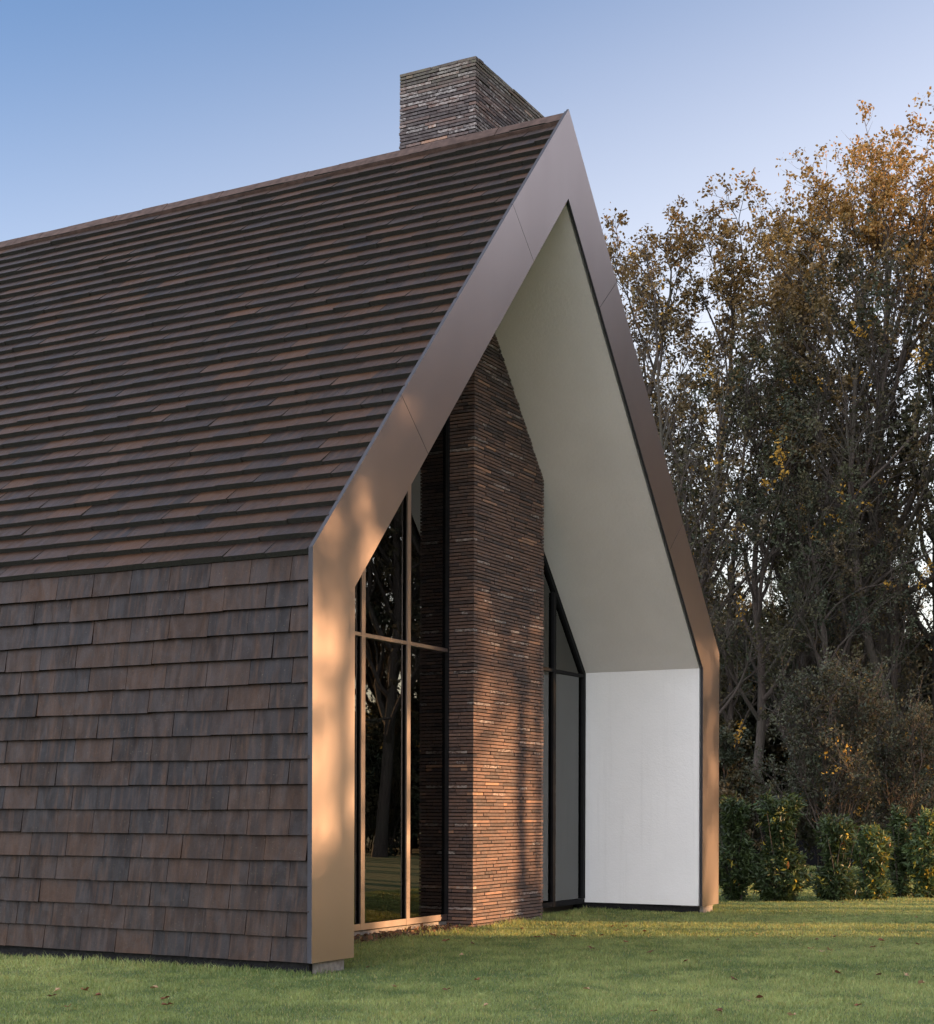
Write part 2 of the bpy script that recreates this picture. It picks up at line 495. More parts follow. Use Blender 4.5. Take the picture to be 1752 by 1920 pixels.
# ---- tiles
rng = np.random.default_rng(11)
def tile_field(side, kind, expo, rows, t_butt, seed):
    """returns V,F,colours,face material index. side -1 = left. kind 'roof' or 'wall'."""
    r = np.random.default_rng(seed)
    V = []; C = []; mats = []
    if kind == 'roof':
        org = np.array([side * W, 0, ZK]); up = np.array([-side * ux, 0, uz]); nrm = np.array([side * uz, 0, ux])
        base = -0.112
    else:
        org = np.array([side * W, 0, ZB]); up = np.array([0, 0, 1.0]); nrm = np.array([side * 1.0, 0, 0])
        base = -0.099
    yv = np.array([0, 1.0, 0])
    for i in range(rows):
        s0 = i * expo - (0.012 if (kind == 'roof' and i == 0) else 0)
        y = 0.034 - (0.5 * ((i % 2)) + r.uniform(-0.1, 0.1)) * 0.5 * (r.random() < 2)
        first = True
        while y < LEN + 0.2:
            w = 0.50 + r.normal(0, 0.012)
            ya, yb = max(y, 0.034), min(y + w, LEN + 0.2)
            y += w + 0.0060
            if yb - ya < 0.03: continue
            ds = r.normal(0, 0.0028) if kind == 'roof' else r.normal(0, 0.0018)
            sk = r.normal(0, 0.003)
            lift = 0.055 if (kind == 'roof' and i == 0) else 0.0
            tb0 = t_butt * (1 + r.normal(0, 0.045)); tb1 = tb0 * (1 + r.normal(0, 0.045))
            top = s0 + expo * 1.28
            if kind == 'roof': top = min(top, SL - 0.125)
            if kind == 'wall' and i == rows - 1: top = ZK - ZB - 0.04
            n_top = base + 0.030
            sA, sB = s0 + ds, s0 + ds + sk
            nA, nB = base + 0.048 + tb0 - t_butt*0.0, base + 0.048 + tb1
            nA = base + 0.030 + tb0; nB = base + 0.030 + tb1
            # outward face is very slightly hollow
            pts = [(sA, ya, nA), (sB, yb, nB), (top, yb, n_top + 0.002), (top, ya, n_top),
                   (sA, ya, base - 0.02 + lift), (sB, yb, base - 0.02 + lift), (top, yb, base - 0.02), (top, ya, base - 0.02)]
            for (s_, y_, n_) in pts:
                V.append(org + up * s_ + yv * y_ + nrm * n_)
            c = (r.random(), min(1.0, max(0, r.normal(0.35, 0.3))), r.uniform(0.30, 1.0) if kind == 'roof' else r.uniform(-0.25, 0.55))
            C += [c] * 8
    V = np.array(V); nT = len(V) // 8
    F0 = np.array([[0,1,2,3],[0,4,5,1],[1,5,6,2],[3,7,4,0],[2,6,7,3]])
    if side > 0: F0 = F0[:, ::-1]
    F = (np.arange(nT)[:, None, None] * 8 + F0[None]).reshape(-1, 4)
    mi = np.tile([0, 1, 1, 1, 1], nT) if kind == 'roof' else np.tile([0, 0, 0, 0, 0], nT)
    return V, F, np.array(C), mi
def tiles(name, side, kind, expo, rows, tb, seed):
    V, F, C, mi = tile_field(side, kind, expo, rows, tb, seed)
    me = mesh_from(name, V, F, M['tile'], C)
    me.materials.append(M['edge'])
    me.polygons.foreach_set('material_index', mi.astype(np.int32))
    return link(name, me, house)
tiles('roof_tiles', -1, 'roof', SL / 36, 36, 0.072, 3)
tiles('roof_tiles', 1, 'roof', SL / 36, 36, 0.072, 4)
tiles('wall_tiles', -1, 'wall', (ZK - ZB) / 16.25, 16, 0.057, 5)
tiles('wall_tiles', 1, 'wall', (ZK - ZB) / 16.25, 16, 0.057, 6)
# ridge capping: two-sided angled caps laid end to end
mb = MB(); r_ = np.random.default_rng(8); y = 0.036
while y < LEN:
    w = 0.50 + r_.normal(0, 0.01)
    zt = ZA - 0.030 + r_.normal(0, 0.003); q = 0.15; th = 0.06
    poly = [(0, zt), (-q, zt - q*uz/ux), (-q + 0.03, zt - q*uz/ux - 0.045), (0, zt - th), (q - 0.03, zt - q*uz/ux - 0.045), (q, zt - q*uz/ux)]
    mb.prism_y(poly, y, min(y + w, LEN), (r_.random(), 0.1, 0))
    y += w + 0.003
part('ridge_capping', mb, M['ridge'])

# ---- plinth and footings
mb = MB()
mb.box((-W + 0.10, 0.10, -0.2), (-W + 0.30, LEN, 0.14)); mb.box((W - 0.30, 0.10, -0.2), (W - 0.10, LEN, 0.14))
mb.box((XI + 0.06, 0.08, -0.2), (XI + 0.16, 2.2, 0.10)); mb.box((-XI - 0.16, 0.08, -0.2), (-XI - 0.06, 2.2, 0.10))
part('plinth', mb, M['plinth'])
for x0 in (-W + 0.16, W - 0.66):
    mb = MB(); mb.box((x0, 0.028, -0.2), (x0 + 0.46, 0.40, 0.112)); part('footing', mb, M['concrete'])
mb = MB(); mb.box((-XI, 2.06, -0.2), (0.5, 2.4, 0.085))
part('sill_base', mb, M['concrete'])

# ---- porch lining: side walls and sloping soffits
YF = 0.072
sl_i = (ZIA - ZIK) / XI
g = 0.022
XW = XI + g
ZKW = ZIK + 0.004
ZAW = ZIA + g * 1.6
for s in (-1, 1):
    mb = MB()
    q = [(s*XW, ZB), (s*(XW+0.12), ZB), (s*(XW+0.12), ZKW + 0.1), (s*XW, ZKW)]
    mb.prism_y(q if s == 1 else q[::-1], YF, 2.20)
    part('porch_wall', mb, M['stucco'])
    mb = MB()
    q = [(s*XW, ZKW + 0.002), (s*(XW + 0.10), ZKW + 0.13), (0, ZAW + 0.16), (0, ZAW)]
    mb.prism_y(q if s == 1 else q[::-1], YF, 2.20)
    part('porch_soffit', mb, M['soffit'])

# ---- bricks: chimney running from the ground up through the roof
CX0, CX1, CY0, CY1, CZ = 0.507, 2.709, 1.646, 2.860, 11.99
def brick_stack():
    r = np.random.default_rng(21)
    V = []; C = []
    H = 0.0480
    nC = int(round(CZ / H)); H = CZ / nC
    faces = [  # origin, u, n, length
        (np.array([CX0, CY0]), np.array([1, 0.0]), np.array([0, -1.0]), CX1 - CX0),
        (np.array([CX1, CY0]), np.array([0, 1.0]), np.array([1.0, 0]), CY1 - CY0),
        (np.array([CX1, CY1]), np.array([-1.0, 0]), np.array([0, 1.0]), CX1 - CX0),
        (np.array([CX0, CY1]), np.array([0, -1.0]), np.array([-1.0, 0]), CY1 - CY0)]
    D = 0.100
    for k in range(nC):
        z0 = k * H; tops = (k >= nC - 1)
        for fi, (o, u, n, Ln) in enumerate(faces):
            # on alternate courses the face runs to both corners or stands back from them
            full = ((k + fi) % 2 == 0)
            a, b = (0.0, Ln) if full else (D + 0.006, Ln - D - 0.006)
            x = a
            L0 = r.choice([0.50, 0.36, 0.24, 0.12]) if not full else r.choice([0.50, 0.50, 0.40, 0.30])
            while x < b - 1e-6:
                w = L0 + r.normal(0, 0.006)
                if b - (x + w) < 0.09: w = b - x
                e = min(x + w, b)
                pr = r.normal(0, 0.0030); pl = pr + r.normal(0, 0.0025)
                zj = r.normal(0, 0.0014); zk = r.normal(0, 0.0014)
                z_lo, z_hi = z0 + 0.0070, z0 + H - 0.0070 + (0 if not tops else 0.004)
                xa, xb = x + (0 if x == a else 0.005), e - (0 if e == b else 0.005)
                P = []
                for (uu, dn, zz) in ((xa, pr, z_lo+zj), (xb, pl, z_lo+zk), (xb, pl, z_hi+zk), (xa, pr, z_hi+zj),
                                     (xa, -D, z_lo+zj), (xb, -D, z_lo+zk), (xb, -D, z_hi+zk), (xa, -D, z_hi+zj)):
                    q = o + u*uu + n*dn
                    P.append((q[0], q[1], zz))
                V += P
                zt = z0 / CZ
                white = r.random()
                wv = (0.62 if white < 0.42 else 0.12) if z0 > 9.3 else (0.6 if white < 0.05 else 0.06)
                moss = 0.8*max(0, (z0 - 11.55) / 0.45) * (0.5 + 0.5*r.random())
                cv = np.clip(r.beta(1.6, 1.8) - (0.34 if z0 > 9.3 else 0.06), 0, 1)
                if r.random() < 0.02: cv = 0.97
                C += [(cv, wv, moss)] * 8
                x += w
                L0 = r.choice([0.50, 0.50, 0.42, 0.30, 0.24, 0.12], p=[0.34, 0.16, 0.16, 0.12, 0.12, 0.10])
    V = np.array(V); n = len(V)//8
    F0 = np.array([[0,1,2,3],[4,7,6,5],[0,4,5,1],[1,5,6,2],[2,6,7,3],[3,7,4,0]])
    F = (np.arange(n)[:, None, None]*8 + F0[None]).reshape(-1, 4)
    return mesh_from('chimney', V, F, M['brick'], np.array(C))
ch = link('chimney', brick_stack(), house)
mb = MB(); mb.box((CX0 + 0.020, CY0 + 0.020, -0.2), (CX1 - 0.020, CY1 - 0.020, CZ - 0.02))
link('mortar_core', mb.mesh('mortar_core', M['mortar']), ch)
mb = MB(); mb.box((CX0 + 0.55, CY0 + 0.4, CZ - 0.10), (CX0 + 1.65, CY0 + 0.8, CZ + 0.012))
link('flue_cap', mb.mesh('flue_cap', M['plinth']), ch)

# ---- glazing
def hz(x): return ZAW - (ZAW - ZKW) / XW * abs(x)       # underside of soffit at x
GY = YG + 0.045                                         # glass plane
ZT0, ZT1 = 3.804, 3.852                                 # transom cap
SB0, SB1 = 0.100, 0.182                                 # sill cap
def glazed_wall(x_lo, x_hi, mull, bright, label):
    fm = MB()   # black frame: perimeter + slope members + mullion boxes
    capm = M['bronze'] if bright else M['black']
    # frame perimeter, parent mesh
    fm.box((x_lo, YG + 0.012, SB0), (x_hi, YG + 0.16, SB1 - 0.012))
    e = 0.085
    fm.box((x_lo, YG, SB1), (x_lo + (e if x_lo > -3 else 0.06), YG + 0.16, min(hz(x_lo), hz(x_lo+e)) - 0.002))
    fm.box((x_hi - (e if x_hi > 3 else 0.035), YG, SB1), (x_hi, YG + 0.16, min(hz(x_hi), hz(x_hi-e)) - 0.004))
    # sloping top members under the soffit
    def slopebar(xa, xb):
        fm.prism_y([(xa, hz(xa)-0.13), (xb, hz(xb)-0.13), (xb, hz(xb)-0.003), (xa, hz(xa)-0.003)], YG + 0.002, YG + 0.16)
    if x_lo < 0 < x_hi: slopebar(x_lo, 0); slopebar(0, x_hi)
    else: slopebar(x_lo, x_hi)
    frame = link('window', fm.mesh('window', M['black']), house)
    if label: frame['label'] = label
    for x in mull:
        mb = MB(); mb.box((x - 0.026, YG + 0.020, SB1), (x + 0.026, YG + 0.16, hz(x) - 0.14))
        link('mullion', mb.mesh('mullion', M['black']), frame)
        mb = MB(); mb.box((x - 0.045, YG, SB0), (x + 0.045, YG + 0.0195, min(hz(x-0.045), hz(x+0.045)) - (0.01 if bright else 0.1)))
        link('mullion_cap', mb.mesh('mullion_cap', capm), frame)
    xs = [x_lo + (0.085 if x_lo > -3 else 0.06)] + [q for x in mull for q in (x - 0.0455, x + 0.0455)] + [x_hi - (0.085 if x_hi > 3 else 0.035)]
    for i in range(0, len(xs), 2):
        xa, xb = xs[i], xs[i+1]
        mb = MB(); mb.box((xa, YG + 0.004, ZT0), (xb, YG + 0.10, ZT1)); link('transom', mb.mesh('transom', capm), frame)
        mb = MB(); mb.box((xa, YG + 0.004, SB0 + 0.002), (xb, YG + 0.0115, SB1)); link('sill_cap', mb.mesh('sill_cap', capm), frame)
        for (za, zb_) in ((SB1, ZT0), (ZT1, None)):
            if zb_ is None:
                poly = [(xa, za), (xb, za), (xb, hz(xb)-0.13)]
                if xa < 0 < xb: poly.append((0, hz(0)-0.13))
                poly.append((xa, hz(xa)-0.13))
                if hz(xb)-0.13 < za: poly = [(xa, za), (xa + (hz(xa)-0.13-za)/((ZAW-ZKW)/XW), za), (xa, hz(xa)-0.13)]
            else: poly = [(xa, za), (xb, za), (xb, zb_), (xa, zb_)]
            mb = MB(); mb.prism_y(poly, GY, GY + 0.012)
            link('pane', mb.mesh('pane', M['glass']), frame)
glazed_wall(-XW + 0.004, CX0 - 0.004, [-3.96, -2.835, -1.71, -0.587], True, 'glazed wall with bronze caps beside the chimney')
glazed_wall(CX1 + 0.004, XW - 0.004, [3.92], False, 'narrow black framed glazing right of the chimney')
# interior
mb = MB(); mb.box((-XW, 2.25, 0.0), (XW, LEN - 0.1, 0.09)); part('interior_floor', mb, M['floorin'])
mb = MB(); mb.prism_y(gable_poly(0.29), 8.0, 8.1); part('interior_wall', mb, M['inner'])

# house-space to world helper
MW = Matrix.Translation(house.location) @ Matrix.Rotation(R(90 - YAW), 4, 'Z')
def hw(x, y, z=0): v = MW @ Vector((x, y, z)); return v
def inside_house(P, m=0.0):
    """mask for world xy points that lie under the house (local coords)"""
    c, s = math.cos(-R(90 - YAW)), math.sin(-R(90 - YAW))
    X = P[:, 0] - house.location.x; Y = P[:, 1] - house.location.y
    x = c*X - s*Y; y = s*X + c*Y
    body = (np.abs(x) < W - 0.12 + m) & (y > 2.0 - m) & (y < LEN + 0.2)
    fins = (np.abs(x) > XI + 0.05 - m) & (np.abs(x) < W - 0.12 + m) & (y > 0.05 - m) & (y < LEN)
    chim = (x > CX0 - m) & (x < CX1 + m) & (y > CY0 - m) & (y < CY1 + m)
    return body | fins | chim, x, y

# ================================================================== GROUND
mb = MB(); mb.add([(-400,-400,0),(400,-400,0),(400,400,0),(-400,400,0)], [[0,1,2,3]])
tag(link('lawn', mb.mesh('lawn', M['lawn'])), kind='structure')
# bare soil strip at the foot of the left glazing
def soil_strip():
    r = np.random.default_rng(5)
    nx, ny = 46, 9
    xs = np.linspace(-5.0, 0.45, nx); ys = np.linspace(1.50, 2.07, ny)
    V = []
    for j, y in enumerate(ys):
        for i, x in enumerate(xs):
            e = 0.10 * math.sin(i*0.7) + 0.05*r.normal()
            yy = y + (e if j == 0 else 0)
            V.append((x, yy, 0.004 if j == 0 else 0.006 + 0.045 * (j/ny) * (0.6 + 0.5*r.random())))
    F = [[j*nx+i, j*nx+i+1, (j+1)*nx+i+1, (j+1)*nx+i] for j in range(ny-1) for i in range(nx-1)]
    o = link('soil_bed', mesh_from('soil_bed', V, np.array(F), M['soil'], smooth=True))
    o.matrix_world = MW
    tag(o, kind='structure')
soil_strip()

def blades(P, h, w, r, lean=0.45, cols=None):
    """grass blades: a bent strip of a quad and a tip triangle"""
    n = len(P)
    th = r.uniform(0, 2*math.pi, n); ph = r.uniform(0, 2*math.pi, n)
    wd = np.stack([np.cos(th), np.sin(th), np.zeros(n)], 1) * (w[:, None] / 2)
    ln = np.stack([np.cos(ph), np.sin(ph), np.zeros(n)], 1)
    l1 = (r.uniform(0, lean, n) * h)[:, None]
    base = np.concatenate([P, np.full((n, 1), -0.002)], 1)
    up = np.array([0, 0, 1.0])
    mid = base + up * (h * 0.55)[:, None] + ln * l1 * 0.35
    tip = base + up * (h * 0.95)[:, None] + ln * l1 * 1.1
    V = np.stack([base - wd, base + wd, mid + wd*0.8, mid - wd*0.8, tip], 1).reshape(-1, 3)
    i = np.arange(n)[:, None] * 5
    F4 = i + np.array([[0, 1, 2, 3]]); F3 = i + np.array([[3, 2, 4]])
    C = np.repeat(cols, 5, axis=0)
    return V, F4, F3, C
def value_noise(P, cell, seed):
    r = np.random.default_rng(seed); G = r.random((256, 256))
    q = P / cell; i = np.floor(q).astype(int); f = q - i; f = f*f*(3-2*f)
    g = lambda a, b: G[a % 256, b % 256]
    return (g(i[:,0], i[:,1])*(1-f[:,0])*(1-f[:,1]) + g(i[:,0]+1, i[:,1])*f[:,0]*(1-f[:,1])
            + g(i[:,0], i[:,1]+1)*(1-f[:,0])*f[:,1] + g(i[:,0]+1, i[:,1]+1)*f[:,0]*f[:,1])
def make_grass():
    r = np.random.default_rng(77)
    VV, F4, F3, CC = [], [], [], []; off = 0
    def zone(y0, y1, dens, hh, ww, xr=None):
        nonlocal off
        a = 0.33
        area = (y1*y1 - y0*y0) * a
        n = int(area * dens)
        y = np.sqrt(r.uniform(y0*y0, y1*y1, n)); x = r.uniform(-a, a, n) * y
        if xr is not None:
            k = x > xr; x, y = x[k], y[k]
        P = np.stack([x, y], 1)
        m, lx, ly = inside_house(P, 0.02)
        soil = (lx > -5.0) & (lx < 0.45) & (ly > 1.55) & (ly < 2.1) & (r.random(len(P)) < 0.8)
        behind = (lx > -W) & (lx < W) & (ly > 2.0)
        # mask what lies hidden behind the house body
        hid = (ly > 2.0) & (lx > -W + 0.1) & (x < 5.2)
        k = ~(m | soil | hid | behind); P = P[k]; lx, ly = lx[k], ly[k]
        n = len(P)
        v1 = value_noise(P, 0.55, 1); v2 = value_noise(P, 2.3, 2); v3 = value_noise(P, 0.13, 3)
        h = hh * (0.45 + 0.55*v1 + 0.75*v3*v3) * r.uniform(0.6, 1.25, n)
        near = ((np.abs(lx) > W - 0.3) & (np.abs(lx) < W + 0.25) & (ly > -0.05)) | ((ly > 1.35) & (ly < 2.1) & (np.abs(lx) < XI))
        h = np.where(near, h * r.uniform(1.0, 2.3, n), h)
        w = ww * r.uniform(0.7, 1.3, n)
        v4 = value_noise(P + 31.7, 0.27, 4)
        t = np.clip(0.5 + 1.5*(0.34*v1 + 0.36*v2 + 0.30*v4 - 0.5) + 0.30*(v3-0.5) + r.normal(0, 0.15, n), 0, 1)[:, None]
        c = (1-t)*np.array([0.084, 0.128, 0.040]) + t*np.array([0.275, 0.325, 0.118])
        dry = (r.random(n) < 0.06 + 0.22*v3*v2)[:, None]
        c = np.where(dry, np.array([0.29, 0.26, 0.11]), c)
        c = c * r.uniform(0.75, 1.25, (n, 1))
        V, a4, a3, C = blades(P, h, w, r, 0.9, c)
        VV.append(V); F4.append(a4 + off); F3.append(a3 + off); CC.append(C); off += len(V)
    zone(11.0, 15.0, 5200, 0.032, 0.0045)
    zone(15.0, 20.0, 3400, 0.034, 0.0055)
    zone(20.0, 28.0, 1500, 0.036, 0.0090)
    zone(28.0, 38.0, 600, 0.038, 0.015, 3.5)
    zone(38.0, 58.0, 220, 0.042, 0.026, 3.5)
    me = mesh_from('grass', np.concatenate(VV), [np.concatenate(F4), np.concatenate(F3)], M['grass'], np.concatenate(CC))
    tag(link('grass', me), 'short mown green lawn grass with scattered dry blades', 'grass', kind='stuff')
make_grass()

# ================================================================== TREES
def leaf_quads(P, size, r, cols, droop=0.0, aspect=0.5, fold=0.25, dirs=None):
    n = len(P)
    d = r.normal(0, 1, (n, 3)) if dirs is None else dirs + r.normal(0, 0.45, (n, 3))
    d[:, 2] -= droop
    d /= np.linalg.norm(d, axis=1)[:, None] + 1e-9
    q = r.normal(0, 1, (n, 3)); s = np.cross(d, q); s /= np.linalg.norm(s, axis=1)[:, None] + 1e-9
    nn = np.cross(d, s)
    L_ = size[:, None]
    a = P; b = P + d*L_*0.45 + s*L_*aspect*0.5 + nn*L_*fold*0.3
    c = P + d*L_; e = P + d*L_*0.45 - s*L_*aspect*0.5 + nn*L_*fold*0.3
    V = np.stack([a, b, c, e], 1).reshape(-1, 3)
    F = np.arange(n)[:, None]*4 + np.array([[0, 1, 2, 3]])
    return V, F, np.repeat(cols, 4, axis=0)

PAL = {
 'oak':   [(0.068, 0.056, 0.029), (0.086, 0.062, 0.030), (0.052, 0.050, 0.028), (0.110, 0.072, 0.032), (0.058, 0.042, 0.024)],
 'olive': [(0.042, 0.052, 0.032), (0.054, 0.060, 0.035), (0.034, 0.044, 0.029), (0.062, 0.060, 0.032), (0.072, 0.054, 0.028)],
 'mixed': [(0.046, 0.048, 0.027), (0.072, 0.055, 0.028), (0.036, 0.044, 0.027), (0.094, 0.064, 0.027), (0.044, 0.035, 0.021)],
 'grey':  [(0.048, 0.056, 0.038), (0.040, 0.046, 0.031), (0.060, 0.064, 0.041), (0.036, 0.040, 0.024), (0.060, 0.050, 0.024)],
}
def grow(r, start, d, length, rad, nseg, wander, trop):
    P = [start]; dd = d / np.linalg.norm(d)
    st = length / nseg
    for i in range(nseg):
        dd = dd + r.normal(0, wander, 3) + np.array([0, 0, trop])
        dd /= np.linalg.norm(dd)
        P.append(P[-1] + dd*st)
    P = np.array(P); t = np.linspace(0, 1, nseg+1)
    return P, rad * (1 - 0.78*t)
def make_tree(name, seed, H, tr, crown0, spread, n1, leaf_n, leaf_size, pal, path=None, upright=0.5, n2=6, n3=5, sideL=0.42, yellow=0.03, topsun=0.0, stems=1, bare=0.12):
    r = np.random.default_rng(seed)
    wood = MB(); LP = []; LC = []
    stemsP = []
    for sidx in range(stems):
        if path is not None and sidx == 0:
            ctrl = np.array(path, float)
            t = np.linspace(0, len(ctrl)-1, 22); i = np.minimum(t.astype(int), len(ctrl)-2); f = (t-i)[:, None]
            P = ctrl[i]*(1-f) + ctrl[i+1]*f
            P[1:-1] = (P[:-2] + 2*P[1:-1] + P[2:]) / 4
            P[1:-1] = (P[:-2] + 2*P[1:-1] + P[2:]) / 4
            P += r.normal(0, 0.04, P.shape) * np.linspace(0, 1, 22)[:, None]
            rad = tr * (1 - 0.85*np.linspace(0, 1, 22)**0.9)
        else:
            ang = r.uniform(0, 6.28); lean = r.uniform(0.02, 0.10) if stems == 1 else r.uniform(0.08, 0.28)
            hh = H * (1 if stems == 1 else r.uniform(0.75, 1.0))
            P, rad = grow(r, np.array([r.normal(0, 0.15)*(stems > 1), r.normal(0, 0.15)*(stems > 1), -0.1]),
                          np.array([math.cos(ang)*lean, math.sin(ang)*lean, 1.0]), hh, tr*(1 if stems == 1 else r.uniform(0.6, 1)), 18, 0.045, 0.02)
        rad = rad.copy(); rad[0] *= 1.35
        wood.tube(P, rad, 9 if stems == 1 else 7)
        stemsP.append((P, rad))
    for (P, rad) in stemsP:
        Ht = P[-1][2]
        for k in range(n1):
            f = crown0 + (1 - crown0) * ((k + r.uniform(0, 1)) / n1)
            idx = f * (len(P) - 1); i = int(min(idx, len(P)-2)); p0 = P[i] + (P[i+1]-P[i])*(idx-i)
            rr = float(rad[i]) * r.uniform(0.50, 0.78)
            az = k * 2.4 + r.uniform(-0.5, 0.5)
            el = upright + (f - crown0) * 0.5 + r.normal(0, 0.12)
            d = np.array([math.cos(az)*math.cos(el), math.sin(az)*math.cos(el), math.sin(el)])
            prof = math.sin(min(1, (1 - f)/(1 - crown0) * 0.80 + 0.20) * math.pi*0.62)
            ln = spread * (0.35 + 0.75*prof) * r.uniform(0.75, 1.15)
            B1, R1 = grow(r, p0, d, ln, max(rr, 0.02), 8, 0.13, 0.055)
            wood.tube(B1, R1, 5)
            clump_c = np.array(pal[r.integers(len(pal))])
            for m_ in range(n2):
                fi = r.uniform(0.28, 1.0) * 7.99; i2 = int(fi); q0 = B1[i2] + (B1[min(i2+1, 8)]-B1[i2])*(fi-i2)
                dd = (B1[min(i2+1, 8)] - B1[i2]); dd /= np.linalg.norm(dd)+1e-9
                dd = dd + r.normal(0, 0.55, 3); dd[2] += 0.25
                B2, R2 = grow(r, q0, dd, ln*sideL*r.uniform(0.6, 1.25), max(R1[i2]*0.55, 0.018), 5, 0.16, 0.05)
                wood.tube(B2, R2, 4)
                cc = clump_c*0.6 + np.array(pal[r.integers(len(pal))])*0.4
                cc = cc * r.uniform(0.7, 1.25)
                if r.random() < yellow: cc = np.array([0.34, 0.20, 0.035])
                for w_ in range(n3):
                    j = r.integers(1, 6); t0 = B2[j]
                    e = (B2[j]-B2[j-1]); e /= np.linalg.norm(e)+1e-9; e = e + r.normal(0, 0.6, 3)
                    B3, R3 = grow(r, t0, e, ln*sideL*0.45*r.uniform(0.6, 1.4), 0.011, 3, 0.2, 0.05)
                    wood.tube(B3, R3, 3)
                    nl = int(leaf_n * r.uniform(0.3, 1.6))
                    if r.random() < bare: continue
                    tt = r.uniform(0.45, 1.06, nl)*3; i3 = np.minimum(tt.astype(int), 2); ff = (tt-i3)[:, None]
                    Q = B3[i3]*(1-ff) + B3[i3+1]*ff + r.normal(0, 0.05 + 0.009*spread, (nl, 3))
                    LP.append(Q)
                    hf = np.clip((Q[:, 2:3]/Ht - 0.8)*5, 0, 1) * topsun  # sunlight put into the colour: leaves at the crown top turn orange
                    c = cc[None]*(1-hf) + np.array([0.30, 0.17, 0.045])[None]*hf
                    LC.append(c * r.uniform(0.7, 1.35, (nl, 1)))
    LP = np.concatenate(LP); LC = np.concatenate(LC)
    k_ = H / np.percentile(LP[:, 2], 99.8)                 # so that H is the real height
    LP = LP * k_; wood.v = [v * k_ for v in wood.v]
    V, F, C = leaf_quads(LP, leaf_size*r.uniform(0.6, 1.3, len(LP)), r, LC, 0.25, 0.62)
    return (wood.mesh(name + '_trunk', M['bark'], smooth=True), mesh_from(name + '_crown', V, F, M['leaf'], C), len(LP))

def plant(kind, meshes, loc, rz=0.0, sc=1.0, label='', group=None, cat='tree', parts=('trunk', 'crown'), sz=None):
    root = bpy.data.objects.new(kind, None); COL.objects.link(root)
    root.location = loc; root.rotation_euler = (0, 0, rz); root.scale = (sc, sc, sz or sc)
    tag(root, label, cat, group)
    for nme, me in zip(parts, meshes[:2]):
        o = bpy.data.objects.new(nme, me); o.parent = root; COL.objects.link(o)
    return root
def at(px, Y):                                     # photo column + distance -> world x
    return (px - 876) / 2960.5 * Y

TV = {}
# the trees one can tell apart
TV['oak'] = make_tree('oak', 101, 25.2, 0.38, 0.36, 7.6, 34, 27, 0.135, PAL['oak'],
        path=[(0.3, 0, -0.1), (0.1, 0, 6), (-0.3, 0, 11), (-0.35, 0.3, 16), (0.0, 0.4, 21), (0.1, 0.4, 25)], upright=0.62, n2=9, n3=5, yellow=0.015, topsun=0.6)
TV['leaner'] = make_tree('leaner', 102, 21.0, 0.30, 0.50, 5.0, 16, 20, 0.13, PAL['mixed'],
        path=[(0, 0, -0.1), (-0.15, 0, 3), (-0.9, 0, 6.5), (-1.9, 0, 10), (-2.25, 0, 14), (-2.1, 0.2, 18), (-1.8, 0.2, 21)], upright=0.80, n2=7, n3=4, yellow=0.03)
TV['slim'] = make_tree('slim', 103, 20.0, 0.20, 0.26, 3.9, 26, 20, 0.125, PAL['mixed'], upright=0.95, n2=7, n3=5, yellow=0.02, topsun=0.3, bare=0.25)
TV['slim2'] = make_tree('slim2', 113, 20.0, 0.22, 0.30, 4.4, 26, 20, 0.125, PAL['oak'], upright=0.88, n2=7, n3=5, yellow=0.015, topsun=0.25, bare=0.2)
TV['olive'] = make_tree('olive', 104, 17.5, 0.22, 0.26, 4.8, 22, 20, 0.12, PAL['olive'], upright=0.70, n2=7, n3=5, yellow=0.01, bare=0.2)
TV['pole'] = make_tree('pole', 110, 19.0, 0.15, 0.18, 3.0, 24, 9, 0.12, PAL['mixed'], upright=1.05, n2=6, n3=4, yellow=0.03, sideL=0.5, bare=0.5)
TV['many'] = make_tree('many', 105, 19.0, 0.16, 0.24, 3.4, 12, 11, 0.12, PAL['mixed'], upright=1.0, n2=6, n3=4, yellow=0.03, stems=4, topsun=0.2, bare=0.35)
TV['deep'] = make_tree('deep', 106, 20.0, 0.26, 0.20, 5.0, 26, 17, 0.17, PAL['mixed'] + PAL['olive'], upright=0.8, n2=6, n3=4, yellow=0.01, bare=0.1)
TV['shade'] = make_tree('shade', 109, 21.0, 0.26, 0.46, 5.4, 28, 34, 0.22, PAL['mixed'], upright=0.35, n2=7, n3=5, yellow=0.02)
TV['under'] = make_tree('under', 107, 5.5, 0.05, 0.06, 2.2, 12, 20, 0.15, PAL['olive'], upright=0.7, n2=6, n3=4, yellow=0.03, stems=4)
TV['greybush'] = make_tree('greybush', 108, 5.4, 0.040, 0.14, 1.9, 9, 10, 0.080, PAL['grey'], upright=0.85, n2=7, n3=5, yellow=0.015, stems=5, bare=0.2)

GW = 'trees of the wood behind the lawn'
plant('oak_tree', TV['oak'], (at(1662, 52), 52, 0), 0, 1.0, 'tallest oak of the wood, wide rusty brown crown over dark forked limbs at right', GW)
plant('leaning_tree', TV['leaner'], (at(1702, 49), 49, 0), 0, 0.95, 'tree with a bare curved trunk leaning left in front of the oak', GW)
plant('slender_tree', TV['slim'], (at(1240, 50), 50, 0), 2.1, 1.10, 'slender tree just right of the gable roof with orange sunlight put into its tip colour', GW)
plant('slender_tree', TV['slim2'], (at(1160, 51), 51, 0), 0.4, 1.06, 'half bare slender tree partly hidden by the gable roof', GW)
plant('brown_tree', TV['slim2'], (at(1530, 55), 55, 0), 2.2, 1.19, 'brown leaved tree with the second highest crown, left of the tallest oak', GW)
plant('brown_tree', TV['slim'], (at(1545, 54), 54, 0), 3.3, 1.17, 'brown leaved tree standing tight against the left of the tallest oak', GW)
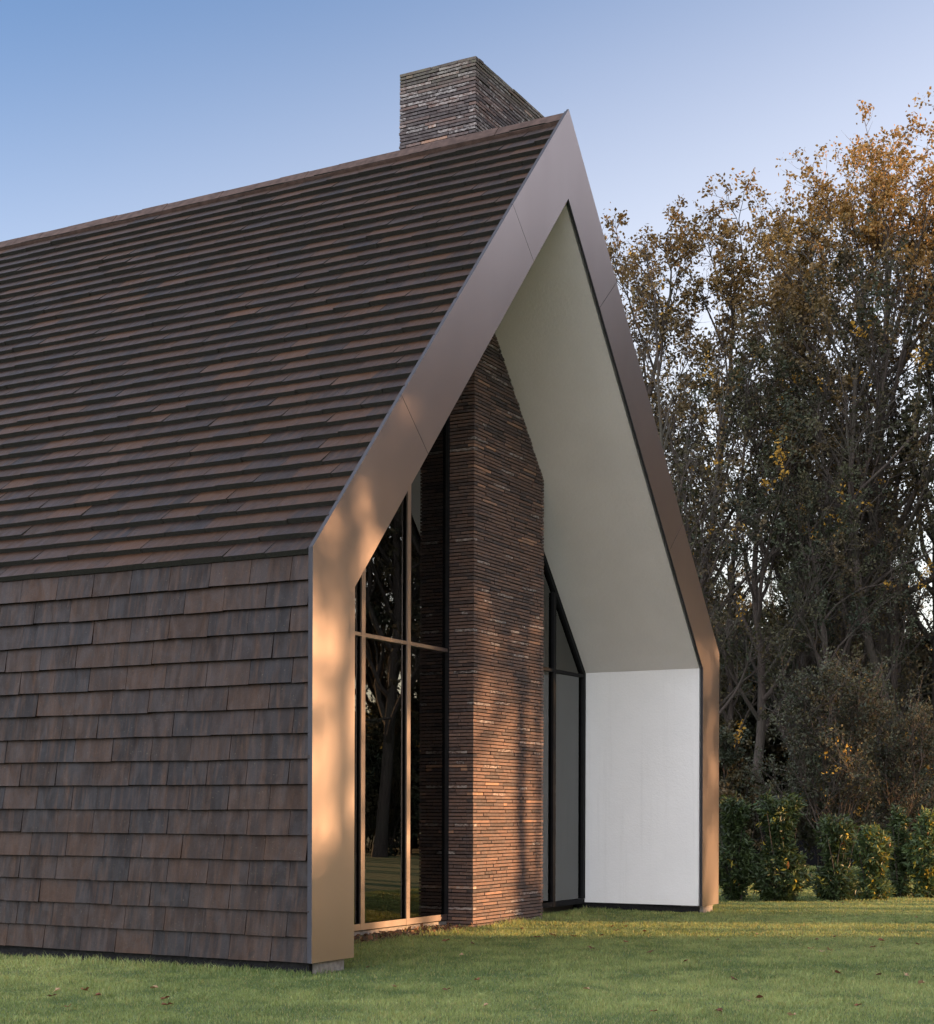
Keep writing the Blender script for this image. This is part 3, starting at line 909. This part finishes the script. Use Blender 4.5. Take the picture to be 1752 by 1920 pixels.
plant('olive_green_tree', TV['olive'], (at(1405, 49), 49, 0), 1.0, 0.98, 'greenish tree standing lower in front of the brown trees', GW)
plant('many_stemmed_tree', TV['many'], (at(1300, 46), 46, 0), 0.0, 0.92, 'thin many stemmed tree beside the bronze gable edge', GW)
plant('leafy_tree', TV['olive'], (at(1590, 47), 47, 0), 2.5, 0.72, 'dull green lower tree beneath the tallest oak', GW)
plant('straight_tree', TV['deep'], (at(1765, 53), 53, 0), 2.9, 1.18, 'thick straight trunked tree at the right edge of the picture', GW)
plant('straight_tree', TV['pole'], (at(1580, 50), 50, 0), 4.1, 1.05, 'straight dark slim trunk left of the leaning one', GW)

r = random.Random(9)
def scatter(n, f_region, mind, seed):
    rr = random.Random(seed); pts = []
    tries = 0
    while len(pts) < n and tries < 20000:
        tries += 1
        p = f_region(rr)
        if p is None: continue
        if all((p[0]-q[0])**2 + (p[1]-q[1])**2 > mind*mind for q in pts): pts.append(p)
    return pts
def polar(rr, a0, a1, r0, r1):
    """azimuth clockwise from +Y about the lawn's middle (0,20)"""
    a = R(rr.uniform(a0, a1)); d = math.sqrt(rr.uniform(r0*r0, r1*r1))
    return (math.sin(a)*d, 20 + math.cos(a)*d)
for i, p in enumerate(scatter(22, lambda rr: (at(rr.uniform(1120, 1780), 1)*1.0, rr.uniform(47, 62)), 0.0, 41)):
    plant('pole_tree', TV['pole'], (p[0]*p[1], p[1], 0), r.uniform(0, 6.28), r.uniform(0.78, 1.0), 'thin upright half bare tree between the bigger trunks of the wood', 'thin upright trees of the wood')
deep_pts = scatter(32, lambda rr: polar(rr, -4, 33, 38, 70), 3.2, 3)
for i, p in enumerate(deep_pts):
    k = r.choice(['deep', 'pole', 'many', 'slim', 'pole'])
    far = math.hypot(p[0], p[1]-20)
    sc = r.uniform(0.72, 0.92) * (0.82 if far > 45 else 0.8)
    plant('wood_tree', TV[k], (p[0], p[1], 0), r.uniform(0, 6.28), sc, 'dark autumn tree standing deeper in the wood behind the front row', 'trees deeper in the wood')
for i, p in enumerate(scatter(26, lambda rr: polar(rr, 0, 30, 52, 84), 3.0, 31)):
    plant('wood_tree', TV['deep'], (p[0], p[1], 0), r.uniform(0, 6.28), r.uniform(0.68, 0.88), 'dark autumn tree standing deeper in the wood behind the front row', 'trees deeper in the wood')
for i, p in enumerate(scatter(34, lambda rr: polar(rr, 0, 32, 46, 72), 2.4, 33)):
    plant('undergrowth_bush', TV['under'], (p[0], p[1], 0), r.uniform(0, 6.28), r.uniform(1.4, 2.1), 'dark leafy bush in the undergrowth beneath the wood', 'undergrowth bushes of the wood', 'bush', ('stem', 'foliage'))
bush_pts = scatter(60, lambda rr: polar(rr, 0, 38, 36, 62), 1.9, 5)
for i, p in enumerate(bush_pts):
    plant('undergrowth_bush', TV['under'], (p[0], p[1], 0), r.uniform(0, 6.28), r.uniform(0.7, 1.45), 'dark leafy bush in the undergrowth beneath the wood', 'undergrowth bushes of the wood', 'bush', ('stem', 'foliage'))
# the same wood bends round the lawn to the east (seen in the windows; the low sun comes through it)
LE = 'autumn tree on the sunny side of the lawn, mirrored in the window'
GE = 'trees on the sunny side of the lawn'
east = scatter(40, lambda rr: polar(rr, 33, 76, 34, 60), 3.0, 13)
for i, p in enumerate(east):
    k = r.choice(['deep', 'deep', 'olive', 'many', 'slim']) if p[1] > 37 else 'shade'
    plant('wood_tree', TV[k], (p[0], p[1], 0), r.uniform(0, 6.28), r.uniform(1.05, 1.4) if p[1] > 38 else r.uniform(0.95, 1.2), LE, GE)
south = scatter(27, lambda rr: polar(rr, 72, 135, 34, 45), 3.0, 19)
for i, p in enumerate(south):
    plant('wood_tree', TV['shade'], (p[0], p[1], 0), r.uniform(0, 6.28), r.uniform(0.80, 0.97), LE, GE)
for i, p in enumerate(scatter(9, lambda rr: polar(rr, 72, 125, 38, 52), 4.0, 23)):
    plant('wood_tree', TV[['slim', 'many', 'olive'][i % 3]], (p[0], p[1], 0), r.uniform(0, 6.28), r.uniform(0.85, 1.0), LE, GE)
def bushes_e(rr):
    p = polar(rr, 74, 140, 34, 40)
    return None if 24 < p[1] < 37 or 19.0 < p[1] < 23.2 or (p[1] < 24 and p[1] > 18 and rr.random() < 0.5) else p
eb = scatter(50, lambda rr: polar(rr, 33, 61, 35, 52), 2.0, 17) + scatter(34, bushes_e, 2.0, 18)
for i, p in enumerate(eb):
    plant('undergrowth_bush', TV['under'], (p[0], p[1], 0), r.uniform(0, 6.28), r.uniform(0.7, 1.25) if i < 50 else (r.uniform(0.95, 1.12) if p[1] < 20 else r.uniform(0.65, 0.9)), 'bush under the trees on the sunny side of the lawn', 'bushes on the sunny side of the lawn', 'bush', ('stem', 'foliage'))

# ---- grey green bush and laurel row
plant('willowy_bush', TV['greybush'], (at(1560, 36), 36, 0), 0.3, 1.0, 'big airy grey green bush behind the clipped row of shrubs', None, 'bush', ('stem', 'foliage'))
plant('willowy_bush', TV['greybush'], (at(1675, 37.5), 37.5, 0), 2.3, 0.85, 'smaller grey green bush at the foot of the leaning trunk', None, 'bush', ('stem', 'foliage'))

for px, Y, sc in ((1385, 41, 0.5), (1540, 42, 0.6), (1350, 40, 0.7), (1700, 41, 0.75)):
    plant('undergrowth_bush', TV['under'], (at(px, Y), Y, 0), px, sc, 'dark leafy bush in the undergrowth beneath the wood', 'undergrowth bushes of the wood', 'bush', ('stem', 'foliage'))

def laurel(seed, h, w, n, yellow, lite=1.0):
    rr = np.random.default_rng(seed); wood = MB(); LP = []; LD = []; LC = []
    for s in range(7):
        a = rr.uniform(0, 6.28); P, ra = grow(rr, np.array([rr.normal(0, 0.06), rr.normal(0, 0.06), -0.05]),
            np.array([math.cos(a)*0.22, math.sin(a)*0.22, 1.0]), h*rr.uniform(0.75, 0.95), 0.018, 8, 0.06, 0.03)
        wood.tube(P, ra, 5)
    # sprays of leaves fill a bulging column
    ns = n // 9
    for k in range(ns):
        z = h * rr.beta(1.15, 1.25)
        f = z / h
        prof = (0.62 + 0.38*math.sin(f*9 + seed)) * (1 - 0.55*max(0, f-0.55)/0.45) * (0.70 + 0.3*min(1, f/0.25))
        a = rr.uniform(0, 6.28); rad = w/2 * prof * rr.uniform(0.35, 1.12)**0.6
        c0 = np.array([math.cos(a)*rad, math.sin(a)*rad, max(0.06, z)])
        out = np.array([math.cos(a), math.sin(a), rr.uniform(0.1, 1.2)]); out /= np.linalg.norm(out)
        if rr.random() < 0.25: wood.tube(np.array([c0 - out*0.22, c0, c0 + out*0.12]), np.array([0.006, 0.005, 0.003]), 3)
        q = 9
        t = rr.uniform(-0.10, 0.14, q)[:, None]
        LP.append(c0 + out*t + rr.normal(0, 0.015, (q, 3)))
        d = np.tile(out, (q, 1))*0.6 + rr.normal(0, 0.6, (q, 3)); d[:, 2] -= 0.15
        LD.append(d)
        yel = rr.random() < yellow
        base = np.array([0.026, 0.042, 0.015]) if rr.random() < 0.6 else np.array([0.042, 0.062, 0.020])
        cs = np.tile(base * lite, (q, 1)) * rr.uniform(0.65, 1.4, (q, 1))
        if yel:
            m_ = rr.random(q) < 0.6; cs[m_] = np.array([0.30, 0.24, 0.03]) * rr.uniform(0.6, 1.2)
        if rr.random() < 0.02: cs[0] = (0.35, 0.12, 0.03)
        LC.append(cs)
    LP = np.concatenate(LP); LD = np.concatenate(LD); LC = np.concatenate(LC)
    V, F, C = leaf_quads(LP, 0.115*rr.uniform(0.7, 1.3, len(LP)), rr, LC, 0.25, 0.34, 0.25, LD)
    return wood.mesh('laurel_stem', M['bark'], smooth=True), mesh_from('laurel_foliage', V, F, M['laurel'], C)
GL = 'laurel shrubs in a row at the lawn edge'
for i, (px, Y, h, w, n, ye, lab) in enumerate([
    (1378, 28.6, 1.82, 0.66, 5200, 0.01, 'laurel shrub half hidden by the bronze corner of the house'),
    (1462, 28.4, 1.85, 1.02, 8200, 0.03, 'widest laurel shrub of the row, second from the house'),
    (1568, 28.8, 1.50, 0.66, 5600, 0.02, 'dark narrow laurel shrub in the middle of the row'),
    (1636, 29.1, 1.30, 0.72, 4800, 0.22, 'low yellow speckled laurel shrub right of the dark narrow one'),
    (1686, 29.9, 1.62, 0.42, 3600, 0.06, 'thin tall laurel shrub between the two yellowish ones'),
    (1737, 29.6, 1.58, 0.72, 5600, 0.22, 'yellow speckled laurel shrub at the right edge of the picture')]):
    plant('laurel_shrub', laurel(300+i, h, w, int(n*0.9), ye, 1.7 if ye > 0.1 else 1.15), (at(px, Y), Y, 0), 0, 1.0, lab, GL, 'shrub', ('stem', 'foliage'))  # yellowish right-hand shrubs: sunlight put into their lighter leaf colour

# ---- dark shed behind the shrubs
shed = bpy.data.objects.new('shed', None); COL.objects.link(shed)
shed.location = (at(1400, 47), 47.0, 0); shed.rotation_euler = (0, 0, R(-4))
tag(shed, 'low flat roofed black shed half hidden behind the laurel shrubs', 'shed')
mb = MB(); mb.box((0.05, 0, 0.0), (3.2, 2.4, 1.98))
for k in range(16): mb.box((0.05 + k*0.197, -0.018, 0.05), (0.05 + k*0.197 + 0.188, -0.001, 1.96))
link('wall', mb.mesh('wall', M['shed']), shed)
mb = MB(); mb.box((-0.06, -0.12, 1.985), (3.32, 2.5, 2.12)); link('roof', mb.mesh('roof', M['shedtrim']), shed)
mb = MB(); mb.box((-0.02, -0.05, 0.0), (0.045, 0.02, 1.98)); link('corner_post', mb.mesh('corner_post', M['shedtrim']), shed)
mb = MB(); mb.box((1.3, -0.045, 0.05), (2.15, -0.02, 1.85)); dr = link('door', mb.mesh('door', M['shed']), shed)
mb = MB(); mb.box((2.05, -0.085, 0.95), (2.08, -0.048, 1.08)); link('handle', mb.mesh('handle', M['shedtrim']), dr)

# ---- fallen leaves on the lawn
def fallen_leaf_mesh(seed, col):
    rr = np.random.default_rng(seed); n = 11; V = [(0, 0, 0.006)]
    for k in range(n):
        a = 2*math.pi*k/n; rad = 0.036*(1.0 if k % 2 else 0.62)*rr.uniform(0.8, 1.2)
        V.append((math.cos(a)*rad*1.25, math.sin(a)*rad*0.8, 0.018*rr.random() + 0.012*abs(math.cos(a))))
    F = np.array([[0, 1+k, 1+(k+1) % n] for k in range(n)])
    return mesh_from('fallen_leaf', V, F, M['litter'], np.tile(col, (len(V), 1)))
FL = [fallen_leaf_mesh(1, (0.16, 0.075, 0.04)), fallen_leaf_mesh(2, (0.10, 0.05, 0.03)), fallen_leaf_mesh(3, (0.30, 0.20, 0.12)), fallen_leaf_mesh(4, (0.14, 0.06, 0.035))]
rr = random.Random(4); cnt = 0
while cnt < 64:
    Y = math.sqrt(rr.uniform(12.2**2, 34**2)) if rr.random() < 0.5 else rr.uniform(12.2, 22)
    X = rr.uniform(-0.30, 0.30)*Y
    m_, lx, ly = inside_house(np.array([[X, Y]]), 0.1)
    if m_[0] or (ly[0] > 1.9 and X < 5): continue
    o = bpy.data.objects.new('fallen_leaf', FL[rr.randrange(4)]); COL.objects.link(o)
    s_ = rr.uniform(0.7, 1.3)
    o.location = (X, Y, 0.026); o.rotation_euler = (rr.uniform(-0.3, 0.3), rr.uniform(-0.3, 0.3), rr.uniform(0, 6.28)); o.scale = (s_, s_, s_)
    tag(o, 'small brown fallen autumn leaf lying on the lawn', 'leaf', 'fallen leaves on the lawn')
    cnt += 1
# leaf litter along the soil strip
def litter():
    rr = np.random.default_rng(6); n = 900
    P = np.stack([rr.uniform(-5, 0.4, n), rr.uniform(1.5, 2.04, n), rr.uniform(0.01, 0.055, n)], 1)
    pal = np.array([(0.10, 0.055, 0.035), (0.06, 0.035, 0.025), (0.20, 0.13, 0.08), (0.13, 0.07, 0.04)])
    d = rr.normal(0, 1, (n, 3)); d[:, 2] *= 0.25
    V, F, C = leaf_quads(P, 0.06*rr.uniform(0.5, 1.3, n), rr, pal[rr.integers(0, 4, n)], 0, 0.6, 0.3, d)
    o = link('leaf_litter', mesh_from('leaf_litter', V, F, M['litter'], C)); o.matrix_world = MW
    tag(o, 'brown dead leaves heaped on bare soil under the glazed wall', 'leaf litter', kind='stuff')
litter()
print('objects', len(bpy.data.objects), 'leaves', {k: v[2] for k, v in TV.items()})
